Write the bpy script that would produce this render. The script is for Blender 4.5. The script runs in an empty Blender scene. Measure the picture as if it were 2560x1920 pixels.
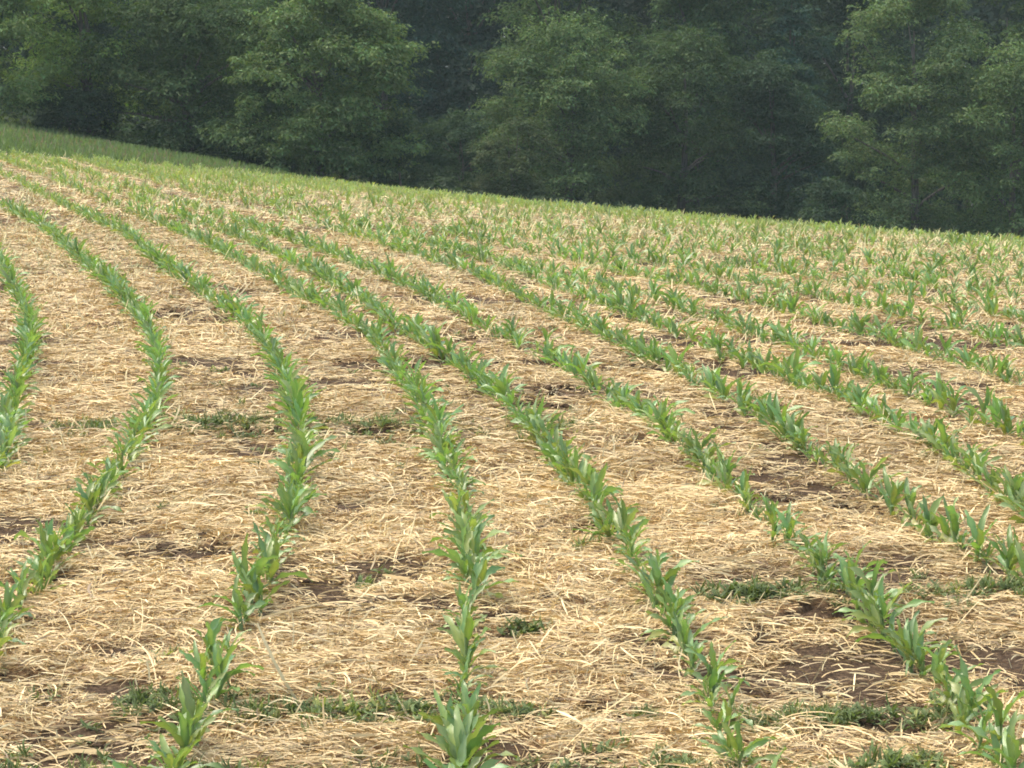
import bpy, math, random
import numpy as np

SC = bpy.context.scene
COL = SC.collection
R = math.radians
rng = np.random.default_rng(11)
random.seed(5)

# ------------------------------------------------------------------ camera, sky, sun, exposure
F_PX, CAM_H = 5500.0, 1.9                       # focal length in pixels of a 2560 wide frame, eye height
PITCH = math.atan(860 / F_PX)
cam_d = bpy.data.cameras.new('camera')
cam_d.sensor_width = 36.0
cam_d.lens = 36.0 * F_PX / 2560
cam_d.clip_end = 3000
cam_d.clip_start = 0.1
cam = bpy.data.objects.new('camera', cam_d)
cam.location = (0, 0, CAM_H)
cam.rotation_euler = (math.pi / 2 - PITCH, 0, 0)
COL.objects.link(cam)
SC.camera = cam

SUN_EL, SUN_AZ = R(62), R(-62)                  # azimuth clockwise from +Y (the view direction)
w = bpy.data.worlds.new('World'); SC.world = w; w.use_nodes = True
nt = w.node_tree; nt.nodes.clear()
sky = nt.nodes.new('ShaderNodeTexSky'); sky.sky_type = 'NISHITA'; sky.sun_disc = False
sky.sun_elevation = SUN_EL; sky.sun_rotation = SUN_AZ
sky.air_density = 1.0; sky.dust_density = 4.0; sky.ozone_density = 0.6
bg = nt.nodes.new('ShaderNodeBackground'); bg.inputs[1].default_value = 0.15
wo = nt.nodes.new('ShaderNodeOutputWorld')
nt.links.new(sky.outputs[0], bg.inputs[0]); nt.links.new(bg.outputs[0], wo.inputs[0])

sun_d = bpy.data.lights.new('sun', 'SUN'); sun_d.energy = 1.0; sun_d.angle = R(40); sun_d.color = (1.0, 0.93, 0.82)
sun = bpy.data.objects.new('sun', sun_d); COL.objects.link(sun)
from mathutils import Vector
sdir = Vector((math.sin(SUN_AZ) * math.cos(SUN_EL), math.cos(SUN_AZ) * math.cos(SUN_EL), math.sin(SUN_EL)))
sun.rotation_euler = sdir.to_track_quat('Z', 'Y').to_euler()
sun.location = (0, 0, 40)

SC.view_settings.view_transform = 'Standard'
SC.view_settings.look = 'None'
SC.view_settings.gamma = 1.0
SC.view_settings.exposure = 1.28
SC.view_settings.use_curve_mapping = False
SC.cycles.filter_width = 1.8
SC.cycles.max_bounces = 8
SC.cycles.transparent_max_bounces = 8

# ------------------------------------------------------------------ small tools
def smooth(a, b, v):
    t = np.clip((v - a) / (b - a), 0, 1); return t * t * (3 - 2 * t)

_tab = np.random.default_rng(3).random((256, 256))
def vnoise(x, y, s=1.0):
    """smooth value noise 0..1"""
    x = np.asarray(x, float) / s; y = np.asarray(y, float) / s
    xi = np.floor(x).astype(int); yi = np.floor(y).astype(int)
    fx = x - xi; fy = y - yi
    fx = fx * fx * (3 - 2 * fx); fy = fy * fy * (3 - 2 * fy)
    g = lambda i, j: _tab[i & 255, j & 255]
    return (g(xi, yi) * (1 - fx) + g(xi + 1, yi) * fx) * (1 - fy) + (g(xi, yi + 1) * (1 - fx) + g(xi + 1, yi + 1) * fx) * fy

def tag(o, label=None, cat=None, group=None, kind=None):
    if label: o['label'] = label
    if cat: o['category'] = cat
    if group: o['group'] = group
    if kind: o['kind'] = kind
    return o

def empty(name, loc, rz=0.0):
    o = bpy.data.objects.new(name, None); COL.objects.link(o)
    o.location = loc; o.rotation_euler = (0, 0, rz); o.empty_display_size = 0.05
    return o

def mesh_data(name, V, Q, mat, col=None, smooth_shade=False):
    """quads Q (n,4) over V (m,3); col: per-vertex rgb"""
    V = np.ascontiguousarray(V, np.float32); Q = np.ascontiguousarray(Q, np.int32)
    me = bpy.data.meshes.new(name)
    me.vertices.add(len(V)); me.vertices.foreach_set('co', V.ravel())
    k = Q.shape[1]
    me.loops.add(Q.size); me.loops.foreach_set('vertex_index', Q.ravel())
    me.polygons.add(len(Q))
    me.polygons.foreach_set('loop_start', np.arange(0, Q.size, k, dtype=np.int32))
    try: me.polygons.foreach_set('loop_total', np.full(len(Q), k, np.int32))
    except Exception: pass
    me.polygons.foreach_set('use_smooth', np.full(len(Q), smooth_shade, bool))
    if col is not None:
        a = me.attributes.new('tint', 'FLOAT_COLOR', 'POINT')
        c = np.ones((len(V), 4), np.float32); c[:, :3] = col
        a.data.foreach_set('color', c.ravel())
    me.update(calc_edges=True); me.validate()
    me.materials.append(mat)
    return me

def obj(name, me, parent=None, loc=None):
    o = bpy.data.objects.new(name, me); COL.objects.link(o)
    if parent: o.parent = parent
    if loc is not None: o.location = loc
    return o

# ------------------------------------------------------------------ materials
def new_mat(name):
    m = bpy.data.materials.new(name); m.use_nodes = True
    t = m.node_tree; t.nodes.clear()
    return m, t, t.nodes.new('ShaderNodeOutputMaterial')

def leaf_mat(name, rough=0.45, transl=0.3, spec=0.4, gain=(1, 1, 1), tcol=(1.25, 1.35, 0.55), noise=0.0):
    m, t, out = new_mat(name)
    at = t.nodes.new('ShaderNodeAttribute'); at.attribute_name = 'tint'
    g = t.nodes.new('ShaderNodeMix'); g.data_type = 'RGBA'; g.blend_type = 'MULTIPLY'; g.inputs[0].default_value = 1
    t.links.new(at.outputs['Color'], g.inputs[6]); g.inputs[7].default_value = (*gain, 1)
    oi = t.nodes.new('ShaderNodeObjectInfo')
    hv = t.nodes.new('ShaderNodeHueSaturation'); t.links.new(g.outputs[2], hv.inputs['Color'])
    mr = t.nodes.new('ShaderNodeMapRange'); t.links.new(oi.outputs['Random'], mr.inputs[0]); mr.inputs[3].default_value = 0.86; mr.inputs[4].default_value = 1.14
    t.links.new(mr.outputs[0], hv.inputs['Value'])
    p = t.nodes.new('ShaderNodeBsdfPrincipled'); t.links.new(hv.outputs[0], p.inputs['Base Color'])
    p.inputs['Roughness'].default_value = rough
    p.inputs['Specular IOR Level'].default_value = spec
    tr = t.nodes.new('ShaderNodeBsdfTranslucent')
    g2 = t.nodes.new('ShaderNodeMix'); g2.data_type = 'RGBA'; g2.blend_type = 'MULTIPLY'; g2.inputs[0].default_value = 1
    t.links.new(hv.outputs[0], g2.inputs[6]); g2.inputs[7].default_value = (*tcol, 1)
    t.links.new(g2.outputs[2], tr.inputs[0])
    mx = t.nodes.new('ShaderNodeMixShader'); mx.inputs[0].default_value = transl
    t.links.new(p.outputs[0], mx.inputs[1]); t.links.new(tr.outputs[0], mx.inputs[2])
    t.links.new(mx.outputs[0], out.inputs[0])
    return m

def tint_mat(name, rough=0.6, spec=0.3):
    m, t, out = new_mat(name)
    at = t.nodes.new('ShaderNodeAttribute'); at.attribute_name = 'tint'
    p = t.nodes.new('ShaderNodeBsdfPrincipled'); t.links.new(at.outputs['Color'], p.inputs['Base Color'])
    p.inputs['Roughness'].default_value = rough; p.inputs['Specular IOR Level'].default_value = spec
    t.links.new(p.outputs[0], out.inputs[0])
    return m

M_MAIZE = leaf_mat('maize_leaf', rough=0.31, transl=0.30, spec=0.6)
M_STALK = leaf_mat('maize_stalk', rough=0.5, transl=0.1, spec=0.3)
M_WEED = leaf_mat('weed_leaf', rough=0.6, transl=0.25, spec=0.2)
M_GRASS = leaf_mat('grass_blade', rough=0.6, transl=0.3, spec=0.2)
M_TREE = leaf_mat('tree_leaf', rough=0.65, transl=0.28, spec=0.15)
M_STRAW = tint_mat('straw', 0.55, 0.3)

def bark_mat():
    m, t, out = new_mat('bark')
    p = t.nodes.new('ShaderNodeBsdfPrincipled'); p.inputs['Roughness'].default_value = 0.9
    n = t.nodes.new('ShaderNodeTexNoise'); n.inputs['Scale'].default_value = 6; n.inputs['Detail'].default_value = 6
    mp = t.nodes.new('ShaderNodeMapping'); mp.inputs['Scale'].default_value = (3, 3, 0.5)
    tc = t.nodes.new('ShaderNodeTexCoord'); t.links.new(tc.outputs['Object'], mp.inputs[0]); t.links.new(mp.outputs[0], n.inputs[0])
    r = t.nodes.new('ShaderNodeValToRGB'); r.color_ramp.elements[0].color = (0.05, 0.042, 0.033, 1); r.color_ramp.elements[1].color = (0.2, 0.17, 0.135, 1)
    r.color_ramp.elements[0].position = 0.35; r.color_ramp.elements[1].position = 0.7
    t.links.new(n.outputs[0], r.inputs[0]); t.links.new(r.outputs[0], p.inputs['Base Color'])
    b = t.nodes.new('ShaderNodeBump'); b.inputs['Strength'].default_value = 0.6; t.links.new(n.outputs[0], b.inputs['Height']); t.links.new(b.outputs[0], p.inputs['Normal'])
    t.links.new(p.outputs[0], out.inputs[0])
    return m
M_BARK = bark_mat()

def ground_mat():
    m, t, out = new_mat('field_soil')
    p = t.nodes.new('ShaderNodeBsdfPrincipled'); p.inputs['Roughness'].default_value = 0.95; p.inputs['Specular IOR Level'].default_value = 0.1
    tc = t.nodes.new('ShaderNodeTexCoord')
    at = t.nodes.new('ShaderNodeAttribute'); at.attribute_name = 'tint'       # r: litter cover, g: meadow
    sep = t.nodes.new('ShaderNodeSeparateColor'); t.links.new(at.outputs['Color'], sep.inputs[0])
    def noise(scale, detail=5, rough=0.6, sx=(1, 1, 1)):
        mp = t.nodes.new('ShaderNodeMapping'); mp.inputs['Scale'].default_value = sx
        n = t.nodes.new('ShaderNodeTexNoise'); n.inputs['Scale'].default_value = scale; n.inputs['Detail'].default_value = detail; n.inputs['Roughness'].default_value = rough
        t.links.new(tc.outputs['Object'], mp.inputs[0]); t.links.new(mp.outputs[0], n.inputs[0]); return n
    def ramp(fac, stops):
        r = t.nodes.new('ShaderNodeValToRGB'); el = r.color_ramp.elements
        el[0].position, el[0].color = stops[0][0], (*stops[0][1], 1)
        el[1].position, el[1].color = stops[-1][0], (*stops[-1][1], 1)
        for q, c in stops[1:-1]:
            e = el.new(q); e.color = (*c, 1)
        t.links.new(fac, r.inputs[0]); return r
    def mix(f, a, b):
        x = t.nodes.new('ShaderNodeMix'); x.data_type = 'RGBA'
        t.links.new(f, x.inputs[0]); t.links.new(a, x.inputs[6]); t.links.new(b, x.inputs[7]); return x.outputs[2]
    nf = noise(55, 6, 0.65); nl = noise(9, 5)
    soil = ramp(nf.outputs[0], [(0.3, (0.03, 0.02, 0.012)), (0.52, (0.085, 0.056, 0.032)), (0.72, (0.2, 0.14, 0.08))])
    litter = ramp(nf.outputs[0], [(0.28, (0.08, 0.05, 0.028)), (0.5, (0.27, 0.17, 0.085)), (0.7, (0.50, 0.35, 0.18))])
    mead = ramp(nl.outputs[0], [(0.3, (0.09, 0.115, 0.045)), (0.7, (0.15, 0.165, 0.075))])
    # litter breaks up where cover is thin
    ad = t.nodes.new('ShaderNodeMath'); ad.operation = 'ADD'; t.links.new(sep.outputs[0], ad.inputs[0]); t.links.new(nl.outputs[0], ad.inputs[1])
    mr = t.nodes.new('ShaderNodeMapRange'); mr.inputs[1].default_value = 0.85; mr.inputs[2].default_value = 1.15; t.links.new(ad.outputs[0], mr.inputs[0])
    c = mix(mr.outputs[0], soil.outputs[0], litter.outputs[0])
    c = mix(sep.outputs[1], c, mead.outputs[0])
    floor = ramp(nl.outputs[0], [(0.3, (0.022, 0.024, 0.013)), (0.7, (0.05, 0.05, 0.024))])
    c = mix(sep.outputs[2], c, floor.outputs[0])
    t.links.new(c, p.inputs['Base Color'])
    b = t.nodes.new('ShaderNodeBump'); b.inputs['Strength'].default_value = 0.8; b.inputs['Distance'].default_value = 0.02
    t.links.new(nf.outputs[0], b.inputs['Height']); t.links.new(b.outputs[0], p.inputs['Normal'])
    t.links.new(p.outputs[0], out.inputs[0])
    return m
M_GROUND = ground_mat()

# ------------------------------------------------------------------ terrain
def z_base(x, y):
    x = np.asarray(x, float); y = np.asarray(y, float)
    t = np.clip(x / np.maximum(y, 15), -.35, .35)
    c = .0019 + .0055 * t
    s = np.maximum(np.minimum(y, 62) - 8, 0)
    z = -c * s ** 1.84
    slope = -c * 1.84 * (54 ** .84) * 0.35
    # the meadow at the left climbs a little towards the trees
    z = z + .45 * smooth(46, 61, y) * np.clip((-t - .05) / .18, 0, 1.3)
    return z + slope * np.clip(y - 62, 0, 60)

# patches of bare soil: centre, half sizes in metres (x, y), depth
BARE = [(.98, 7.05, .23, .2, .05), (.78, 6.2, .10, .12, .04), (.24, 6.12, .17, .13, .03), (-1.45, 6.37, .2, .14, .04),
        (-.68, 5.66, .16, .1, .04), (-1.6, 7.6, .22, .2, .03), 
        (-1.05, 10.55, 1.1, .22, .04), (-2.9, 12.4, .6, .35, .03), (-1.2, 5.75, .2, .14, .02), (-.05, 6.95, .25, .1, .02),
        (1.55, 6.3, .12, .12, .03), (4.1, 31, 1.3, .5, .12), (5.0, 29, .9, .4, .12), (.75, 13.2, .6, .5, .03), (-.2, 14.3, .5, .5, .03),
        (-.45, 7.6, .2, .12, .02), (0.3, 11.8, .5, .4, .02), (1.25, 8.9, .35, .3, .02), (-1.35, 8.2, .3, .18, .02),
        (-.55, 13.1, .4, .6, .03), (2.3, 9.6, .3, .25, .02), (.3, 8.4, .2, .2, .015), (-2.3, 15.5, .6, .7, .02), (2.6, 15.5, .6, .8, .03), (6.6, 24, 1.2, .5, .06)]
def bare(x, y):
    b = np.zeros(np.shape(x)); h = np.zeros(np.shape(x))
    wob = (vnoise(x, y, .17) - .5) * 1.5 + (vnoise(x * .5 + 7, y + 3, .05) - .5) * 2.2
    for cx, cy, rx, ry, dp in BARE:
        q = np.sqrt(((x - cx) / (rx * .75)) ** 2 + ((y - cy) / (ry * .6)) ** 2) + wob
        k = 1 - smooth(.6, 1.15, q)
        b = np.maximum(b, k); h = np.maximum(h, k * dp)
    return b, h
WEEDS = [  # x, y, rx, ry, n, h, label
    (-.52, 6.02, .26, .10, 80, .06, 'long dark green weed patch in the straw between the leftmost two bottom rows'),
    (-1.08, 6.12, .06, .05, 16, .06, 'small dark weed tuft alone in the straw beside the leftmost bottom row'),
    (-2.05, 10.75, .14, .12, 34, .07, 'dark weed tuft by a furrow against the lower left edge row'),
    (-1.45, 10.8, .22, .12, 60, .07, 'wide olive weed patch where a dark furrow meets the leftmost bottom row'),
    (-.62, 10.85, .2, .14, 40, .06, 'thin weed patch across the furrow against the second bottom row'),
    (-.5, 7.55, .06, .05, 14, .06, 'single broad leaved weed in straw on the near side of the furrow'),
    (.83, 7.35, .2, .10, 66, .075, 'bushy weed patch behind the bare black soil between third and corner rows'),
    (.92, 5.98, .17, .08, 56, .06, 'green weed patch in front of the brown clods beside the third bottom row'),
    (.05, 6.98, .09, .06, 24, .06, 'dark round weed tuft halfway between the second and third bottom rows'),
    (.36, 6.0, .07, .06, 18, .055, 'small weed sprig in the straw short of the third bottom row'),
    (.05, 6.0, .1, .05, 24, .05, 'low weed patch close to the second bottom row'),
    (1.72, 7.4, .26, .12, 66, .06, 'broad weed patch against the lowest row on the right edge'),
    (.98, 5.5, .16, .1, 48, .07, 'leafy weed clump at the bottom edge between third and corner rows'),
    (-.72, 5.42, .18, .08, 44, .06, 'leafy weed clump at the bottom edge beside the leftmost bottom row'),
    (1.3, 6.1, .09, .10, 50, .06, 'weed tuft pressed against the stems of the corner row'),
    (.42, 5.5, .07, .07, 22, .06, 'little weed clump at the bottom edge on the left of the third row'),
    (-1.35, 5.5, .12, .08, 26, .05, 'thin weed patch in straw at the bottom left corner'),
    (1.95, 6.4, .1, .1, 22, .05, 'weed tuft at the right edge between corner row and its neighbour'),
    (.27, 8.05, .07, .06, 12, .06, 'spindly weed standing in straw close to the third bottom row'),
    (-.9, 8.7, .12, .07, 18, .05, 'sparse weed patch in straw on the right of the leftmost bottom row'),
]
FIELD_EDGE = [(-60, 49), (-11.1, 46.5), (-7.1, 50), (-2.8, 54), (0, 58), (60, 75)]
def field_edge(x):
    a = np.array(FIELD_EDGE); return np.interp(x, a[:, 0], a[:, 1])
def cover(x, y):
    """how much straw lies here, 0..1"""
    n = .42 * vnoise(x, y, .6) + .33 * vnoise(x * .6 + 31, y, .17) + .25 * vnoise(x * .6, y + 57, .08)
    c = smooth(.28, .55, n)
    wd = np.zeros(np.shape(x))
    for cx, cy, rx, ry in [w_[:4] for w_ in WEEDS] + [(-1.45, 10.75, .3, .08), (-.6, 10.7, .25, .08), (-2.1, 10.8, .2, .07), (-.55, 6.02, .5, .08)]:
        wd = np.maximum(wd, 1 - smooth(.5, 1.2, np.sqrt(((x - cx) / rx) ** 2 + ((y - cy) / ry) ** 2)))
    return c * (1 - .68 * bare(x, y)[0]) * (1 - .6 * wd)
def z_at(x, y):
    x = np.asarray(x, float); y = np.asarray(y, float)
    amp = 1 - smooth(30, 60, y)
    d = (vnoise(x, y, .35) - .5) * .035 + (vnoise(x + 9, y, .13) - .5) * .02
    return z_base(x, y) + (d - bare(x, y)[1]) * amp

def axis(parts):
    return np.unique(np.round(np.concatenate([np.arange(a, b, s) for a, b, s in parts]), 4))
xs = axis([(-400, -60, 20), (-60, -14, 2), (-14, -4, .15), (-4, 4, .05), (4, 14, .15), (14, 60, 2), (60, 401, 20)])
ys = axis([(-60, 2, 4), (2, 4.6, .2), (4.6, 16, .05), (16, 30, .12), (30, 64, .4), (64, 130, 3), (130, 701, 30)])
gx, gy = np.meshgrid(xs, ys)
gz = z_at(gx, gy)
# fine clods in the bare soil
gz = gz + bare(gx, gy)[0] * ((vnoise(gx, gy, .06) - .4) * .045 + (vnoise(gx, gy, .11) - .4) * .05) * (gy < 40)
gv = np.stack([gx.ravel(), gy.ravel(), gz.ravel()], 1)
ny, nx = gx.shape
idx = np.arange(nx * ny).reshape(ny, nx)
gq = np.stack([idx[:-1, :-1].ravel(), idx[:-1, 1:].ravel(), idx[1:, 1:].ravel(), idx[1:, :-1].ravel()], 1)
gc = np.zeros((len(gv), 3))
gc[:, 0] = cover(gv[:, 0], gv[:, 1]) * .85
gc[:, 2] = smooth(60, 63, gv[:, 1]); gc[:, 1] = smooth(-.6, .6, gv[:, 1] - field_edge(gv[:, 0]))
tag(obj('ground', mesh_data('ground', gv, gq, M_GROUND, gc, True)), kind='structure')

# clods and crumbs lying in the bare soil
def clod_unit():
    V = []; 
    for i in range(1, 4):
        for j in range(7):
            th = np.pi * i / 4; ph = 2 * np.pi * j / 7
            V.append((math.sin(th) * math.cos(ph), math.sin(th) * math.sin(ph), math.cos(th)))
    V = np.array([(0, 0, 1.0)] + V + [(0, 0, -1.0)])
    T = [(0, 1 + j, 1 + (j + 1) % 7) for j in range(7)]
    for i in range(2):
        for j in range(7):
            a, b = 1 + i * 7 + j, 1 + i * 7 + (j + 1) % 7
            T += [(a, a + 7, b), (b, a + 7, b + 7)]
    T += [(22, 15 + (j + 1) % 7, 15 + j) for j in range(7)]
    return V, np.array(T)
cu, ct = clod_unit()
cV, cT = [], []; co = 0
for cx, cy, rx, ry, dp in BARE:
    for _ in range(int(np.clip(rx * ry * 1500, 25, 260))):
        x, y = cx + rng.normal(0, rx * .55), cy + rng.normal(0, ry * .45)
        r_ = (.004 + .022 * rng.random() ** 3) * (1 if y < 20 else 2.5)
        v = cu * rng.uniform(.7, 1.25, (len(cu), 1)) * r_ * np.array([rng.uniform(.8, 1.6), rng.uniform(.8, 1.4), rng.uniform(.5, .9)])
        a = rng.uniform(0, 6.28); c_, s_ = math.cos(a), math.sin(a)
        v = np.stack([v[:, 0] * c_ - v[:, 1] * s_ + x, v[:, 0] * s_ + v[:, 1] * c_ + y, v[:, 2] + float(z_at(x, y)) + r_ * .2], 1)
        cV.append(v); cT.append(ct + co); co += len(v)
def soil_mat():
    m, t, out = new_mat('soil_clod')
    p = t.nodes.new('ShaderNodeBsdfPrincipled'); p.inputs['Roughness'].default_value = 1; p.inputs['Specular IOR Level'].default_value = .05
    n = t.nodes.new('ShaderNodeTexNoise'); n.inputs['Scale'].default_value = 40; n.inputs['Detail'].default_value = 5
    tc = t.nodes.new('ShaderNodeTexCoord'); t.links.new(tc.outputs['Object'], n.inputs[0])
    r = t.nodes.new('ShaderNodeValToRGB'); r.color_ramp.elements[0].color = (.03, .02, .013, 1); r.color_ramp.elements[1].color = (.13, .088, .05, 1)
    r.color_ramp.elements[0].position = .3; r.color_ramp.elements[1].position = .7
    t.links.new(n.outputs[0], r.inputs[0]); t.links.new(r.outputs[0], p.inputs['Base Color']); t.links.new(p.outputs[0], out.inputs[0])
    return m
tag(obj('dirt', mesh_data('dirt', np.concatenate(cV), np.concatenate(cT), soil_mat())), 'crumbs and clods of dark soil showing through the straw', 'soil', kind='stuff')

# ------------------------------------------------------------------ maize rows (x at steps of 0.75 m along y)
ROWS = {
    'A': (9.50, [-2.255, -2.394, -2.535, -2.67, -2.798, -2.93, -3.08, -3.259, -3.464, -3.677, -3.889, -4.097, -4.301]),
    'B': (6.50, [-1.616, -1.649, -1.67, -1.685, -1.708, -1.753, -1.822, -1.911, -2.025, -2.162, -2.317, -2.488, -2.677, -2.883, -3.101, -3.326, -3.55, -3.77, -3.985, -4.201, -4.425, -4.652, -4.884, -5.13, -5.398, -5.678, -5.961, -6.246]),
    'C': (5.00, [-0.83, -0.861, -0.875, -0.873, -0.87, -0.888, -0.937, -1.008, -1.098, -1.203, -1.323, -1.459, -1.616, -1.802, -2.009, -2.222, -2.437, -2.654, -2.87, -3.081, -3.28, -3.478, -3.678, -3.881, -4.103, -4.351, -4.609, -4.867, -5.121, -5.365, -5.61, -5.855, -6.101, -6.346, -6.592]),
    'D': (5.00, [-0.115, -0.133, -0.138, -0.144, -0.164, -0.204, -0.266, -0.342, -0.431, -0.534, -0.652, -0.77, -0.885, -1.035, -1.235, -1.49, -1.69, -1.893, -2.102, -2.324]),
    'E': (5.00, [0.605, 0.585, 0.547, 0.487, 0.411, 0.323, 0.228, 0.127, 0.019, -0.103, -0.24, -0.41, -0.60, -0.79, -0.965, -1.089, -1.277, -1.464, -1.655, -1.854]),
    'F': (5.00, [1.299, 1.261, 1.218, 1.15, 1.058, 0.963, 0.868, 0.76, 0.637, 0.504, 0.361, 0.205, 0.032, -0.154, -0.339, -0.513, -0.687, -0.868, -1.064, -1.279, -1.514]),
    'G': (7.00, [1.831, 1.718, 1.588, 1.473, 1.374, 1.276, 1.162, 1.024, 0.869, 0.711, 0.552, 0.395, 0.243, 0.101, -0.032]),
    'H': (8.50, [2.057, 2.011, 1.951, 1.864, 1.749, 1.602, 1.433, 1.257, 1.082, 0.915, 0.763, 0.609, 0.452, 0.296]),
    'I': (10.00, [2.5, 2.366, 2.205, 2.047, 1.903, 1.771]),
}
FAR_SLOPE = -.325
def row_curve(k, shift=0.0):
    y0, v = ROWS[k]
    yy = y0 + .75 * np.arange(len(v)); v = np.array(v)
    s0 = (v[1] - v[0]) / .75 if k in 'AGHI' else (v[2] - v[0]) / 1.5
    pre = np.arange(yy[0] - 3.0, yy[0] - .1, .75)
    vp = v[0] + (.05 if k == 'A' else np.clip(s0, -.3, 0)) * (pre - yy[0])
    s1 = (v[-1] - v[-4]) / 2.25
    post = np.arange(yy[-1] + .75, 62, .75)
    sl = s1 + (FAR_SLOPE - s1) * smooth(0, 6, post - yy[-1])
    vq = v[-1] + np.cumsum(sl * .75)
    return np.concatenate([pre, yy, post]), np.concatenate([vp, v, vq]) + shift
curves = [(k,) + row_curve(k) for k in 'ABCDEFGHI']
for j in range(1, 3): curves.append(('left%d' % j,) + row_curve('A', -.76 * j))
base_y, base_x = row_curve('I')
for j in range(1, 31): curves.append(('far%d' % j, base_y, base_x + .79 * j))

def cam_px(x, y, z):
    """where a point shows, in pixels of the 2560 x 1920 photograph"""
    c, s = math.cos(PITCH), math.sin(PITCH)
    dz = z - CAM_H
    d = y * c - dz * s; up = y * s + dz * c
    return 1280 + F_PX * x / d, 960 - F_PX * up / d

# --- maize plant prototypes
def leaf_geo(L, W, az, th0, droop, twist, z0, n=9, fold=.35, wave=0.0, x0=.0, across=2):
    """a blade from the stalk: arching centre line, two folded halves. returns V, Q"""
    s = np.linspace(0, 1, n + 1)
    th = th0 - droop * s ** 1.6                       # elevation along the blade
    ds = L / n
    r = x0 + np.concatenate([[0], np.cumsum(np.cos(th[:-1]) * ds)])
    z = z0 + np.concatenate([[0], np.cumsum(np.sin(th[:-1]) * ds)])
    wd = W * np.minimum(1, (.34 + 2.6 * s)) * (1 - s ** 2.4) ** .7
    wd[-1] = W * .02
    tw = twist * s
    side = np.stack([-np.sin(tw) * np.sin(th), np.cos(tw), np.sin(tw) * np.cos(th)], 1)
    nor = np.stack([-np.sin(th), 0 * th, np.cos(th)], 1)
    ctr = np.stack([r, np.sin(s * 2.2) * .012, z], 1)
    wv = wave * np.sin(s * 17 + az)[:, None] * nor
    a = ctr - side * wd[:, None] * .5 + nor * (fold * wd * .5)[:, None] + wv
    b = ctr + side * wd[:, None] * .5 + nor * (fold * wd * .5)[:, None] - wv
    V = np.concatenate([a, ctr, b])
    c_, s_ = math.cos(az), math.sin(az)
    V = np.stack([V[:, 0] * c_ - V[:, 1] * s_, V[:, 0] * s_ + V[:, 1] * c_, V[:, 2]], 1)
    m = n + 1; i = np.arange(n)
    Q = np.concatenate([np.stack([i, i + 1, m + i + 1, m + i], 1), np.stack([m + i, m + i + 1, 2 * m + i + 1, 2 * m + i], 1)])
    return V, Q

def tube_geo(P, rad, seg=6):
    P = np.asarray(P, float); n = len(P)
    T = np.gradient(P, axis=0); T /= np.linalg.norm(T, axis=1)[:, None]
    ref = np.where(np.abs(T[:, 2:3]) > .9, [[1., 0, 0]], [[0, 0, 1.]])
    U = np.cross(T, ref); U /= np.linalg.norm(U, axis=1)[:, None]; B = np.cross(T, U)
    a = np.arange(seg) * 2 * np.pi / seg
    V = (P[:, None] + np.asarray(rad)[:, None, None] * (np.cos(a)[None, :, None] * U[:, None] + np.sin(a)[None, :, None] * B[:, None])).reshape(-1, 3)
    i = np.arange(n - 1)[:, None] * seg; j = np.arange(seg)[None]; k = (j + 1) % seg
    Q = np.stack([(i + j).ravel(), (i + k).ravel(), (i + seg + k).ravel(), (i + seg + j).ravel()], 1)
    return V, Q

def maize_shape(seed, n=9):
    r = np.random.default_rng(seed)
    h = r.uniform(.055, .085)
    lean = r.uniform(-.012, .012, 2)
    P = [(lean[0] * q * q, lean[1] * q * q, -.015 + (h + .015) * q) for q in (0, .35, .7, 1)]
    stalk = tube_geo(P, [.007, .0065, .0055, .003])
    ca = np.array([.172, .282, .082])
    out = []
    nl = r.integers(7, 10)
    az = r.uniform(0, 6.28)
    for i in range(nl):
        f = i / (nl - 1)
        L = (.056 + .07 * math.sin(math.pi * min(1, .25 + .62 * f))) * r.uniform(.8, 1.25)
        W = (.0140 + .0095 * math.sin(math.pi * min(1, .2 + .65 * f))) * r.uniform(.85, 1.15)
        th0 = R(40 + 40 * f + r.uniform(-18, 12)); dr = R(r.uniform(15, 125) * (1.05 - .6 * f))
        g = leaf_geo(L, W, az + math.pi * i + r.uniform(-1.0, 1.0), th0, dr, r.uniform(-1.5, 1.5), .01 + (h - .015) * f, n=n, fold=.6 - .25 * (1 - f), wave=.004, x0=.002)
        col = ca * r.uniform(.85, 1.15) * np.array([1 + r.uniform(-.12, .3), 1, 1 + r.uniform(-.2, .3)])
        if i == 0: col = col * np.array([1.35, 1.08, .9])
        out.append((g[0], g[1], col))
    return stalk, out
NP = 16
PROTO = [maize_shape(100 + i) for i in range(NP)]
PROTO_LO = [maize_shape(100 + i, n=4) for i in range(NP)]
proto_me = []
for (sv, sq), lv in PROTO:
    me_s = mesh_data('maize_stalk', sv, sq, M_STALK, np.tile([.2, .29, .1], (len(sv), 1)), True)
    me_l = []
    for v, q, c in lv:
        n3 = len(v) // 3
        cc = np.tile(c, (len(v), 1)); cc[n3:2 * n3] *= (1.35, 1.22, 1.3)      # pale midrib
        me_l.append(mesh_data('maize_leaf', v, q, M_MAIZE, cc, True))
    proto_me.append((me_s, me_l))

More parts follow.
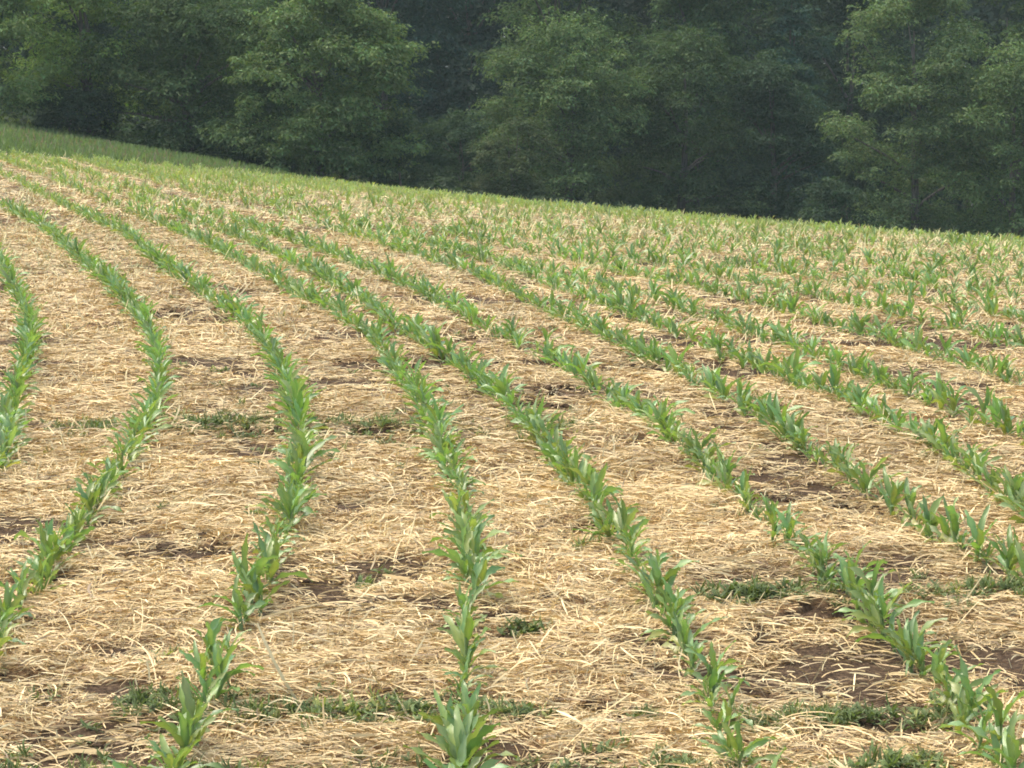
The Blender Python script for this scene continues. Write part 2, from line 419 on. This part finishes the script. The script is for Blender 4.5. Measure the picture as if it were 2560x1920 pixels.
# --- where the plants stand
plants = []
GAPS = [('C', 6.62, 6.95), ('D', 6.5, 6.72), ('F', 13.6, 13.8), ('C', 5.84, 5.95)]
for k, yy, xx in curves:
    y = yy[0] + rng.uniform(0, .1)
    while y < min(yy[-1], 58):
        x = np.interp(y, yy, xx)
        sl = (np.interp(y + .3, yy, xx) - np.interp(y - .3, yy, xx)) / .6
        step = rng.normal(.094, .027) if rng.random() > .02 else .19
        jx, jy = rng.normal(0, .014, 2)
        px, py = x + jx, y + jy
        gap = any(k == g and a < y < b for g, a, b in GAPS)
        t0 = 24 if k in 'ABC' else 20 if k in 'DEF' else 14
        if y > t0 and rng.random() < .58 * smooth(t0, 30, y) * (1 - smooth(36, 42, y)): gap = True
        if not gap and py > 4.6 and abs(px) < .27 * py + 1.6 and py < field_edge(px) - .4:
            plants.append((k, px, py, math.atan2(1, sl), float(np.clip(rng.normal(.98, .22), .5, 1.45))))
        y += max(.06, step) / math.sqrt(1 + sl * sl)
px_ = np.array([p[1] for p in plants]); py_ = np.array([p[2] for p in plants])
pz_ = z_at(px_, py_)
u0, v0 = cam_px(px_, py_, pz_ + .08)
inside = (u0 > -40) & (u0 < 2600) & (v0 < 1975)
order = [i for i in np.argsort(py_) if inside[i]][:300]
hero = set(order)

ORD1 = ['', 'first', 'second', 'third', 'fourth', 'fifth', 'sixth', 'seventh', 'eighth', 'ninth', 'tenth', 'eleventh', 'twelfth', 'thirteenth', 'fourteenth', 'fifteenth', 'sixteenth', 'seventeenth', 'eighteenth', 'nineteenth']
TENS = {20: ('twentieth', 'twenty'), 30: ('thirtieth', 'thirty'), 40: ('fortieth', 'forty'), 50: ('fiftieth', 'fifty'), 60: ('sixtieth', 'sixty'), 70: ('seventieth', 'seventy'), 80: ('eightieth', 'eighty')}
def ordinal(n):
    if n < 20: return ORD1[n]
    t = n // 10 * 10
    return TENS[t][0] if n == t else TENS[t][1] + '-' + ORD1[n - t]
ROW_SAYS = {'A': 'the higher row on the left edge', 'B': 'the lower row on the left edge', 'C': 'leftmost row on the bottom edge',
            'D': 'second row along the bottom edge', 'E': 'third row along the bottom edge', 'F': 'row at the bottom right corner',
            'G': 'lowest row on the right edge', 'H': 'second row up the right edge', 'I': 'third row up the right edge', 'far1': 'fourth row up the right edge', 'far2': 'fifth row up the right edge'}
count = {}
for i in order:
    k, x, y, ang, sc = plants[i]
    n = count[k] = count.get(k, 0) + 1
    pi_ = int(rng.integers(NP))
    root = empty('maize_plant', (x, y, float(pz_[i])), rng.uniform(0, 6.28))
    root.rotation_euler = (rng.normal(0, .13), rng.normal(0, .13), root.rotation_euler[2])
    root.scale = (sc, sc, sc * rng.uniform(.92, 1.1))
    size = 'tall' if sc > 1.16 else 'small' if sc < .8 else 'young'
    root['label'] = '%s maize plant, %s from the near end of %s' % (size, ordinal(n), ROW_SAYS.get(k, 'a far row'))
    root['category'] = 'maize plant'; root['group'] = 'maize plants in curving rows'
    ms, ml = proto_me[pi_]
    obj('stalk', ms, root)
    for m_ in ml: obj('leaf', m_, root)

# the rest of the rows as one mass
rv, rq, rc = [], [], []; off = 0
lo_full = []
for (sv, sq), lv in PROTO_LO:
    V = np.concatenate([v for v, q, c in lv]); o_ = 0; Q = []
    for v, q, c in lv: Q.append(q + o_); o_ += len(v)
    lo_full.append((V, np.concatenate(Q), np.concatenate([np.tile(c, (len(v), 1)) for v, q, c in lv])))
for i, (k, x, y, ang, sc) in enumerate(plants):
    if i in hero: continue
    V, Q, C = lo_full[rng.integers(NP)]
    a = rng.uniform(0, 6.28); c_, s_ = math.cos(a), math.sin(a)
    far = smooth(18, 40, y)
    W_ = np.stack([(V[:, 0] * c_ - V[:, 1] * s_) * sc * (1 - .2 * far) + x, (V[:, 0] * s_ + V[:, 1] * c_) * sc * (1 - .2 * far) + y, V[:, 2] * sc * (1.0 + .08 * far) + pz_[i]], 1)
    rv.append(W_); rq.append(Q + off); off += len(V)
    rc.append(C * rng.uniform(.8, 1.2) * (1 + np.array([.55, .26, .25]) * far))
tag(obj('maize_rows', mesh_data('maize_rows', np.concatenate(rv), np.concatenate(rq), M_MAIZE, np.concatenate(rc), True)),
    'dense rows of young maize running up to the crest of the field', 'maize', kind='stuff')

# ------------------------------------------------------------------ straw litter
SV, SQ, SCOL = [], [], []; soff = [0]
PAL = np.array([[.67, .51, .255], [.61, .445, .21], [.51, .36, .165], [.75, .61, .33], [.41, .285, .14], [.24, .17, .095], [.65, .485, .24], [.54, .415, .225]])
def add_straw(x, y, z, L, W, az, pitch, arch, col, nseg=3, bend=None):
    n = len(x)
    s = np.linspace(-.5, .5, nseg + 1)
    d = np.stack([np.cos(az) * np.cos(pitch), np.sin(az) * np.cos(pitch), np.sin(pitch)], 1)
    sd = np.stack([-np.sin(az), np.cos(az), np.zeros(n)], 1)
    roll = rng.uniform(-1.2, 1.2, n)
    up = np.cross(d, sd)
    wv = sd * np.cos(roll)[:, None] + up * np.sin(roll)[:, None]
    if bend is None: bend = rng.normal(0, .12, n)
    P = np.stack([x, y, z], 1)[:, None] + d[:, None] * (L[:, None] * s[None])[..., None]
    cur = (.25 - s ** 2)
    P[..., 2] += arch[:, None] * cur * L[:, None]
    P += sd[:, None] * ((bend * L)[:, None] * cur[None] * 2)[..., None]
    tap = np.where(np.abs(s) > .4, .55, 1.0)
    h = wv[:, None] * (W[:, None] * tap[None] * .5)[..., None]
    V = np.stack([P - h, P + h], 2).reshape(-1, 3)
    m = 2 * (nseg + 1)
    i = np.arange(n)[:, None] * m + 2 * np.arange(nseg)[None] + soff[0]
    i = i.ravel()
    SQ.append(np.stack([i, i + 1, i + 3, i + 2], 1)); SV.append(V); SCOL.append(np.repeat(col, m, axis=0)); soff[0] += len(V)

def scatter(y0, y1, dens, Lr, Wr, heap=1.0, nseg=3, stand=.04):
    ya = rng.uniform(y0, y1, int(dens * (y1 - y0) * 2 * (.26 * y1 + .6)))
    xa = rng.uniform(-1, 1, len(ya)) * (.26 * y1 + .6)
    keep = np.abs(xa) < .25 * ya + .5
    xa, ya = xa[keep], ya[keep]
    cv = cover(xa, ya)
    keep = (rng.random(len(xa)) < cv + .07) & (ya < field_edge(xa))
    xa, ya, cv = xa[keep], ya[keep], cv[keep]
    n = len(xa)
    st = rng.random(n) < stand
    L = rng.uniform(*Lr, n) * np.where(rng.random(n) < .12, 1.8, 1); W = rng.uniform(*Wr, n)
    lump = .6 * vnoise(xa + 4, ya + 8, .28) + .4 * vnoise(xa * .6 + 4, ya, .09)
    z = z_at(xa, ya) + .004 + heap * rng.random(n) ** 1.5 * (.006 + .10 * lump ** 2 * cv)
    az = np.where(rng.random(n) < .5, rng.normal(0, .45, n), rng.uniform(0, 2 * np.pi, n))
    # neighbours lie alike: wind-combed swathes
    az = np.where(rng.random(n) < .35, vnoise(xa, ya + 90, .45) * 5 + rng.normal(0, .5, n), az)
    pitch = rng.normal(0, .13, n)
    pitch = np.where(st, rng.uniform(.4, 1.3, n), pitch)
    L = np.where(st, L * np.where(ya > 30, .7, .85), L)
    z = np.where(st, z_at(xa, ya) + .45 * L * np.sin(pitch), z)
    arch = np.where(st, 0, np.abs(rng.normal(0, .22, n)))
    PAL_ = PAL * (1.03, 1.045, 1.02)
    ci = rng.choice(len(PAL), n, p=[.2, .19, .15, .14, .1, .06, .1, .06])
    tone = .86 + .28 * vnoise(xa + 70, ya, .7)
    ci = np.where(st & (rng.random(n) < .8), 3, ci)
    col = np.where((st & (ya > 18))[:, None], np.array([.62, .56, .27]), PAL_[ci]) * (rng.uniform(.85, 1.15, n) * tone)[:, None]
    add_straw(xa, ya, z, L, W, az, pitch, arch, col, nseg)
scatter(4.9, 9, 6200, (.022, .11), (.0018, .0052), nseg=4, stand=.05)
scatter(4.9, 12, 60, (.06, .2), (.005, .010), nseg=5, stand=.03)
scatter(4.9, 10, 5000, (.008, .04), (.002, .006), nseg=1, stand=.1, heap=.9)
scatter(9, 14, 3800, (.03, .12), (.0026, .0066), nseg=3, stand=.05)
scatter(14, 24, 1500, (.04, .15), (.004, .010), nseg=2, stand=.14)
scatter(24, 58, 330, (.08, .22), (.008, .015), nseg=2, stand=.22)
# loops and long crooked stems lying on top
n = 170
ya = rng.uniform(5, 12, n); xa = rng.uniform(-1, 1, n) * (.25 * ya + .3)
kk = cover(xa, ya) > .3; xa, ya = xa[kk], ya[kk]; n = len(xa)
add_straw(xa, ya, z_at(xa, ya) + .02, rng.uniform(.12, .28, n), rng.uniform(.003, .0055, n), rng.uniform(0, 6.28, n), rng.normal(.1, .25, n), rng.uniform(.2, 1.3, n), PAL[rng.choice([0, 3, 3, 6], n)], 7, rng.normal(0, .5, n))
tag(obj('straw', mesh_data('straw', np.concatenate(SV), np.concatenate(SQ), M_STRAW, np.concatenate(SCOL))),
    'pale golden straw mulch scattered over the soil between the maize rows', 'straw', kind='stuff')

# ------------------------------------------------------------------ weeds
def weed_mesh(cx, cy, rx, ry, n, h, dark=1.0):
    """small leafy rosettes and seedling blades crowded into one low clump; coordinates relative to (cx, cy)"""
    Vs, Qs, Cs = [], [], []; o_ = 0
    z0 = float(z_at(cx, cy))
    for _ in range(n):
        a, q = rng.uniform(0, 6.28), math.sqrt(rng.random())
        if rng.random() < .4: q = rng.random() * .6
        x, y = rx * q * math.cos(a), ry * q * math.sin(a)
        z = float(z_at(cx + x, cy + y)) - z0
        blade = rng.random() < .22
        base = np.array([.15, .195, .075]) * dark * rng.uniform(.75, 1.35)
        if rng.random() < .1: base = base * np.array([1.7, 1.4, 1.2])
        for i in range(rng.integers(5, 9)):
            L = rng.uniform(.4, .85) * h * (1.4 if blade else .9)
            v, q_ = leaf_geo(L, L * (.13 if blade else .38), rng.uniform(0, 6.28), R(rng.uniform(45, 85) if blade else rng.uniform(5, 60)), R(rng.uniform(10, 80)), 0, rng.uniform(0, .4) * h, n=3, fold=.3)
            Vs.append(v + (x, y, z)); Qs.append(q_ + o_); o_ += len(v); Cs.append(np.tile(base, (len(v), 1)))
    return np.concatenate(Vs), np.concatenate(Qs), np.concatenate(Cs), z0
for x, y, rx, ry, n, h, lab in WEEDS:
    V, Q, C, z0 = weed_mesh(x, y, rx, ry, int(n * (.85 if y < 9 else .5)) + 10, h * .8)
    tag(obj('weed_patch', mesh_data('weed_patch', V, Q, M_WEED, C), loc=(x, y, z0 + .006)), lab, 'weeds', 'weed patches between the maize rows')
# thin seedlings everywhere, uncountable
Vs, Qs, Cs = [], [], []; o_ = 0
for j in range(985):
    y = rng.uniform(5, 26) ; x = rng.uniform(-1, 1) * (.25 * y + .3)
    if j < 420:
        if vnoise(x, y, 1.1) < .5 and rng.random() < .8: continue
    elif j < 560: x = rng.uniform(-2.3, .5); y = rng.normal(10.75, .2)      # faint strips across the rows
    elif j < 660: x = rng.uniform(-1.1, .0); y = rng.normal(6.02, .07)
    elif j < 720: x = rng.uniform(.55, 1.25); y = rng.normal(5.95, .06)
    elif j < 800: x = rng.uniform(.6, 2.0); y = rng.normal(7.4, .1)
    elif j < 900: x = rng.uniform(-1.4, 1.4); y = rng.normal(5.5, .08)
    else:
        x = rng.choice([-2.1, -1.5, -1.35, -.7, -.45, .1]) + rng.normal(0, .13); y = 10.72 + .12 * math.sin(x * 4) + rng.normal(0, .14)
    V, Q, C, z0 = weed_mesh(x, y, .05, .05, rng.integers(2, 6), rng.uniform(.028, .048) * (1.15 if y > 9 else 1))
    Vs.append(V + (x, y, z0 + .008)); Qs.append(Q + o_); o_ += len(V); Cs.append(C)
tag(obj('weeds', mesh_data('weeds', np.concatenate(Vs), np.concatenate(Qs), M_WEED, np.concatenate(Cs))), 'tiny green weed seedlings dotted through the straw', 'weeds', kind='stuff')

# ------------------------------------------------------------------ meadow strip beyond the field
n = 70000
xa = rng.uniform(-24, 14, n); ya = rng.uniform(46, 70, n)
kk = (ya > field_edge(xa)) & (np.abs(xa) < .3 * ya + 3); xa, ya = xa[kk], ya[kk]; n = len(xa)
hh = rng.uniform(.05, .2, n) * (.6 + .8 * vnoise(xa, ya, 2.5)); az = rng.uniform(0, 6.28, n); wd = rng.uniform(.012, .03, n)
lean = rng.uniform(.1, .7, n) * hh
z = z_at(xa, ya)
P0 = np.stack([xa - np.cos(az) * wd, ya - np.sin(az) * wd, z], 1); P1 = np.stack([xa + np.cos(az) * wd, ya + np.sin(az) * wd, z], 1)
az2 = rng.uniform(0, 6.28, n)
tp = np.stack([xa + np.cos(az2) * lean, ya + np.sin(az2) * lean, z + hh], 1)
P2 = tp + np.stack([np.cos(az), np.sin(az), 0 * az], 1) * (wd * .3)[:, None]; P3 = tp - np.stack([np.cos(az), np.sin(az), 0 * az], 1) * (wd * .3)[:, None]
V = np.stack([P0, P1, P2, P3], 1).reshape(-1, 3); Q = np.arange(4 * n).reshape(n, 4)
gcol = np.array([.145, .20, .075]) * rng.uniform(.75, 1.25, n)[:, None]
seedy = (vnoise(xa, ya, 3.5) > .55) & (rng.random(n) < .18)
gcol = np.where(seedy[:, None], np.array([.22, .175, .115]) * rng.uniform(.8, 1.2, n)[:, None], gcol)
tag(obj('grass', mesh_data('grass', V, Q, M_GRASS, np.repeat(gcol, 4, axis=0))), 'strip of rough grass between the maize field and the trees', 'grass', kind='stuff')

# ------------------------------------------------------------------ trees of the wood edge
def leaf_cards(P, N, L, W, col, droop=.5):
    """one leaf spray (a kinked four-sided card) at each point, hanging outwards from N"""
    n = len(P)
    nn = N / (np.linalg.norm(N, axis=1)[:, None] + 1e-9) + np.array([0, 0, .45]) + rng.normal(0, .38, (n, 3))   # the face of the spray
    nn /= np.linalg.norm(nn, axis=1)[:, None]
    d = N + rng.normal(0, .6, (n, 3)); d[:, 2] -= droop
    d -= nn * (d * nn).sum(1)[:, None]; d /= np.linalg.norm(d, axis=1)[:, None] + 1e-9
    s = np.cross(d, nn)
    a = P; c = P + d * L[:, None]
    m = P + d * (L * .45)[:, None]; m += nn * (L * .12)[:, None]
    V = np.stack([a, m + s * (W * .5)[:, None], c, m - s * (W * .5)[:, None]], 1).reshape(-1, 3)
    return V, np.arange(4 * n).reshape(n, 4), np.repeat(col, 4, axis=0)

def tree(name, label, cat, px, Y, top, wid, base_px=None, n_lump=46, lump=.75, per=430, hue=(.055, .085, .03), leaf=.16, profile='dome', droop=.5, seed=0, group=None, low=.0, trunk_r=.14):
    """a tree whose stem stands where the photo column px meets distance Y; top: height in m, wid: half width in m"""
    r = np.random.default_rng(seed + 40)
    x = (px - 1280) / F_PX * Y * 1.0
    z0 = float(z_base(x, Y))
    root = empty(name, (x, Y, z0)); leaf *= .72; per = int(per * 1.55)
    tag(root, label, cat, group)
    hgt = lambda f: {'dome': np.sqrt(np.clip(1 - (np.clip(f - .35, 0, 1) / .66) ** 2.2, 0, 1)) * (.97 + .03 * smooth(0, .3, f)),
                     'cone': np.clip(1.08 - f, 0, 1) ** .7,
                     'column': np.sqrt(np.clip(1 - (np.clip(f - .6, 0, 1) / .41) ** 2, 0, 1)) * .9}[profile]
    # lumps over the crown surface and a few within
    f = low + (1 - low) * r.random(n_lump) ** 1.15
    az = r.uniform(0, 2 * np.pi, n_lump)
    rad = hgt(f) * wid * np.where(r.random(n_lump) < .78, r.uniform(.6, 1.22, n_lump), r.uniform(.1, .6, n_lump))
    C = np.stack([rad * np.cos(az), rad * np.sin(az) * .8, f * (top - lump * .7) + lump * .25], 1)
    LR = lump * r.uniform(.5, 1.3, n_lump)
    Ps, Ns, Cl = [], [], []
    base = np.array(hue) * (1.06, 1.13, 1.36)
    for c, lr in zip(C, LR):
        ns = max(6, int(per / 20 * (lr / lump) ** 2))
        u = r.normal(0, 1, (ns, 3)); u /= np.linalg.norm(u, axis=1)[:, None]
        u[:, 2] = np.where(u[:, 2] < -.2, -u[:, 2], u[:, 2])
        wob = 1 + .35 * np.sin(u[:, 0] * 5 + c[0] * 3) * np.sin(u[:, 1] * 5 + c[1]) + .2 * np.sin(u[:, 2] * 9 + c[2])
        sub = c + u * (lr * r.uniform(.5, 1.12, ns) * wob)[:, None] * np.array([1.1, 1.05, .85])
        k = ns * 20
        si = np.repeat(np.arange(ns), 20)
        w_ = r.normal(0, 1, (k, 3)); w_ /= np.linalg.norm(w_, axis=1)[:, None]; w_[:, 2] = np.where(w_[:, 2] < -.3, -w_[:, 2], w_[:, 2])
        sr = lump * r.uniform(.2, .42, ns)
        p = sub[si] + w_ * (sr[si] * r.uniform(.6, 1.05, k))[:, None] * np.array([1.15, 1.15, .8])
        Ps.append(p); Ns.append(w_ + u[si] * .5)
        t = base * r.uniform(.82, 1.2)
        cc = t[None] * r.uniform(.8, 1.2, ns)[si][:, None] * r.uniform(.8, 1.25, k)[:, None] * np.stack([r.uniform(.85, 1.25, k), np.ones(k), r.uniform(.8, 1.2, k)], 1)
        Cl.append(cc)
    P = np.concatenate(Ps); N = np.concatenate(Ns); Cc = np.concatenate(Cl)
    ok = P[:, 2] > .02; P, N, Cc = P[ok], N[ok], Cc[ok]
    L = leaf * r.uniform(.55, 1.45, len(P))
    V, Q, CC = leaf_cards(P, N, L, L * r.uniform(.35, .6, len(P)), Cc, droop)
    obj('crown', mesh_data('crown', V, Q, M_TREE, CC), root)
    # trunk and limbs
    TV, TQ = [], []; o_ = 0
    hh = top * .8
    pts = [(.12 * math.sin(q * 3 + seed), .1 * math.cos(q * 2 + seed), -.2 + q * (hh + .2)) for q in np.linspace(0, 1, 8)]
    pts = [(a - pts[0][0], b - pts[0][1], c) for a, b, c in pts]
    v, q = tube_geo(pts, trunk_r * np.linspace(1.15, .2, 8), 8); TV.append(v); TQ.append(q); o_ += len(v)
    for j in r.choice(n_lump, min(9, n_lump), replace=False):
        e = C[j]; st = np.array([0, 0, max(.3, e[2] * .62)]); md = st * .5 + e * .5 + (0, 0, .12)
        v, q = tube_geo([st, st * .7 + md * .3 + (0, 0, .05), md, e], trunk_r * np.array([.5, .4, .3, .1]), 6); TV.append(v); TQ.append(q + o_); o_ += len(v)
    obj('trunk', mesh_data('trunk', np.concatenate(TV), np.concatenate(TQ), M_BARK, None, True), root)
    return root

OL = (.064, .100, .030); PALE = (.115, .165, .046); DARK = (.042, .070, .028); BLUE = (.034, .068, .040)
G1 = 'trees along the wood edge'; G2 = 'taller trees behind the wood edge'; G3 = 'bushes at the foot of the wood'
T = tree
# front row
T('deciduous_tree', 'pale green tree at the far left end of the wood, cut by the frame', 'tree', -40, 64, 4.6, 1.9, hue=PALE, seed=1, group=G1)
T('deciduous_tree', 'tree with bright yellow green top behind the upper left of the wood', 'tree', 235, 66.5, 5.6, 1.6, hue=(.16, .235, .05), seed=2, group=G1)
T('deciduous_tree', 'wide dull olive tree filling the left of the wood', 'tree', 480, 66, 5.0, 2.6, hue=OL, seed=3, group=G1, n_lump=90)
T('deciduous_tree', 'light tipped leafy tree standing forward at the end of the grass strip', 'tree', 800, 64, 5.4, 2.4, hue=(.125, .18, .055), seed=4, group=G1, n_lump=120, lump=.6, per=400, profile='dome')
T('deciduous_tree', 'rounded tree with pale crest beside the deep dark gap', 'tree', 1420, 74, 5.9, 2.2, hue=(.105, .155, .048), seed=5, group=G1, n_lump=70)
T('deciduous_tree', 'mid green tree with layered boughs in the middle of the right hand wood', 'tree', 1700, 76, 6.4, 2.2, hue=OL, seed=6, group=G1, n_lump=70)
T('deciduous_tree', 'dusky tree with low hanging boughs in the shade of the right hand wood', 'tree', 1930, 76, 5.6, 1.8, hue=DARK, seed=7, group=G1, n_lump=56)
T('deciduous_tree', 'big drooping tree with lit left flank reaching out of the frame', 'tree', 2290, 72, 9.0, 2.2, hue=(.105, .15, .05), seed=8, group=G1, n_lump=100, lump=.7)
T('deciduous_tree', 'drooping tree cut by the right edge of the frame', 'tree', 2540, 70, 7.0, 1.7, hue=(.105, .155, .048), seed=9, group=G1, n_lump=66)
# behind
T('deciduous_tree', 'tall dark tree seen through the notch at the upper left', 'tree', 90, 80, 9, 2.6, hue=DARK, seed=11, group=G2, n_lump=70, lump=1.0, per=420, leaf=.22)
T('deciduous_tree', 'tall dull green tree above the wide olive tree', 'tree', 560, 78, 10, 2.8, hue=OL, seed=12, group=G2, n_lump=80, lump=1.0, per=420, leaf=.22)
T('deciduous_tree', 'bluish dark tree just left of the deep gap', 'tree', 960, 86, 11, 2.6, hue=BLUE, seed=13, group=G2, n_lump=80, lump=1.0, per=420, leaf=.22)
T('deciduous_tree', 'bluish dark tree set far back in the deep gap', 'tree', 1180, 96, 13, 2.8, hue=BLUE, seed=14, group=G2, n_lump=80, lump=1.0, per=420, leaf=.24)
T('deciduous_tree', 'tall grey green tree over the rounded pale crested tree', 'tree', 1400, 84, 11, 2.3, hue=OL, seed=15, group=G2, n_lump=80, lump=.9, leaf=.2)
T('deciduous_tree', 'tall brighter green tree rising at the upper middle of the right hand wood', 'tree', 1740, 82, 11, 1.9, hue=(.085, .135, .044), seed=16, group=G2, n_lump=90, lump=.8, leaf=.2, profile='column')
T('poplar_tree', 'slim upright bluish poplar standing inside the right hand wood', 'tree', 1965, 82, 10, 1.1, hue=(.05, .09, .05), seed=17, group=G2, n_lump=60, lump=.55, leaf=.18, profile='column', trunk_r=.1)
T('deciduous_tree', 'dark tree in the shade left of the big drooping tree', 'tree', 2110, 86, 11, 2.3, hue=DARK, seed=18, group=G2, n_lump=80, lump=1.0, leaf=.22)
T('deciduous_tree', 'dark tree behind the drooping trees at the upper right', 'tree', 2500, 84, 11, 2.6, hue=OL, seed=19, group=G2, n_lump=80, lump=1.0, leaf=.22)
# foot bushes
for px, Y, top, wid, hue, lab in [
        (1290, 68, 2.6, 1.0, (.075, .10, .035), 'low pale bush at the foot of the rounded pale crested tree'),
        (2080, 66, 2.0, 1.0, DARK, 'low shaded bush at the crest left of the big drooping tree'),
        (1000, 65, 2.4, 1.0, DARK, 'low dark bush at the mouth of the deep gap'),
        (1150, 70, 2.6, 1.2, DARK, 'dark bush filling the foot of the deep gap'),
        (620, 64, 1.1, .9, OL, 'small scrubby bush along the grass edge at the middle of the left wood'),
        (180, 65, 1.3, 1.1, DARK, 'small dark bush along the grass edge at the far left')]:
    T('bush', lab, 'bush', px, Y, top, wid, n_lump=26, lump=.42, per=300, hue=hue, leaf=.13, seed=int(px), group=G3, trunk_r=.04)

# leafy undergrowth on the forest floor
n = 60000
ya = 62.5 + 34 * rng.random(n) ** 1.3; xa = rng.uniform(-1, 1, n) * (.3 * ya + 4)
kk = ya > 62.5 + 3 * vnoise(xa, ya, 3) + np.where(np.abs(xa + 8) < 8, 1.5, 0); xa, ya = xa[kk], ya[kk]; n = len(xa)
za = z_base(xa, ya) + rng.random(n) ** 1.4 * (.25 + 1.1 * vnoise(xa, ya, 2.2)) * smooth(61, 67, ya) * np.where(xa < -4, 1, .35)
L = .22 * rng.uniform(.6, 1.4, n)
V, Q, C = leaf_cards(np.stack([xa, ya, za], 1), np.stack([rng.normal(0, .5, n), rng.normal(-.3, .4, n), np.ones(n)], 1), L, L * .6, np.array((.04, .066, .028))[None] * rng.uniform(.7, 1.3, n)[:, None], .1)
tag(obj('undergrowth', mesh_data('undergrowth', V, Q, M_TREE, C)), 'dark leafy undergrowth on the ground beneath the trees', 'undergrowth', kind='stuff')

# deep wood behind: one mass nobody could count
n = 210000
xa = rng.uniform(-36, 36, n); ya = rng.uniform(94, 116, n)
zt = z_base(xa, ya)
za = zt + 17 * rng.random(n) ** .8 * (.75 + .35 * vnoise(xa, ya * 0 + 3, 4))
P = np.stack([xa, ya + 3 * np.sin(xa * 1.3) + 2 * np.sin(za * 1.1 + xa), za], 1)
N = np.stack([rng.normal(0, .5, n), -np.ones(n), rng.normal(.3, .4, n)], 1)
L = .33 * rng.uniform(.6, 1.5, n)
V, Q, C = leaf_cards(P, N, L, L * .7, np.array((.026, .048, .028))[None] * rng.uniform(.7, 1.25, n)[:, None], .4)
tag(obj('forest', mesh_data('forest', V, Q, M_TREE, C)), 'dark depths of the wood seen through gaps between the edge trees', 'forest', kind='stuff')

# ------------------------------------------------------------------ thin haze in the air
def haze():
    m, t, out = new_mat('haze_air')
    p = t.nodes.new('ShaderNodeVolumePrincipled')
    p.inputs['Color'].default_value = (.80, 1.0, .93, 1); p.inputs['Density'].default_value = HAZE; p.inputs['Anisotropy'].default_value = 0.0
    t.links.new(p.outputs[0], out.inputs['Volume'])
    x0, x1, y0, y1, z0, z1 = -420, 420, -80, 720, -150, 24
    V = np.array([(x, y, z) for z in (z0, z1) for y in (y0, y1) for x in (x0, x1)], float)
    Q = np.array([(0, 2, 3, 1), (4, 5, 7, 6), (0, 1, 5, 4), (2, 6, 7, 3), (0, 4, 6, 2), (1, 3, 7, 5)])
    tag(obj('haze', mesh_data('haze', V, Q, m)), kind='stuff')
HAZE = 0.00045
haze()
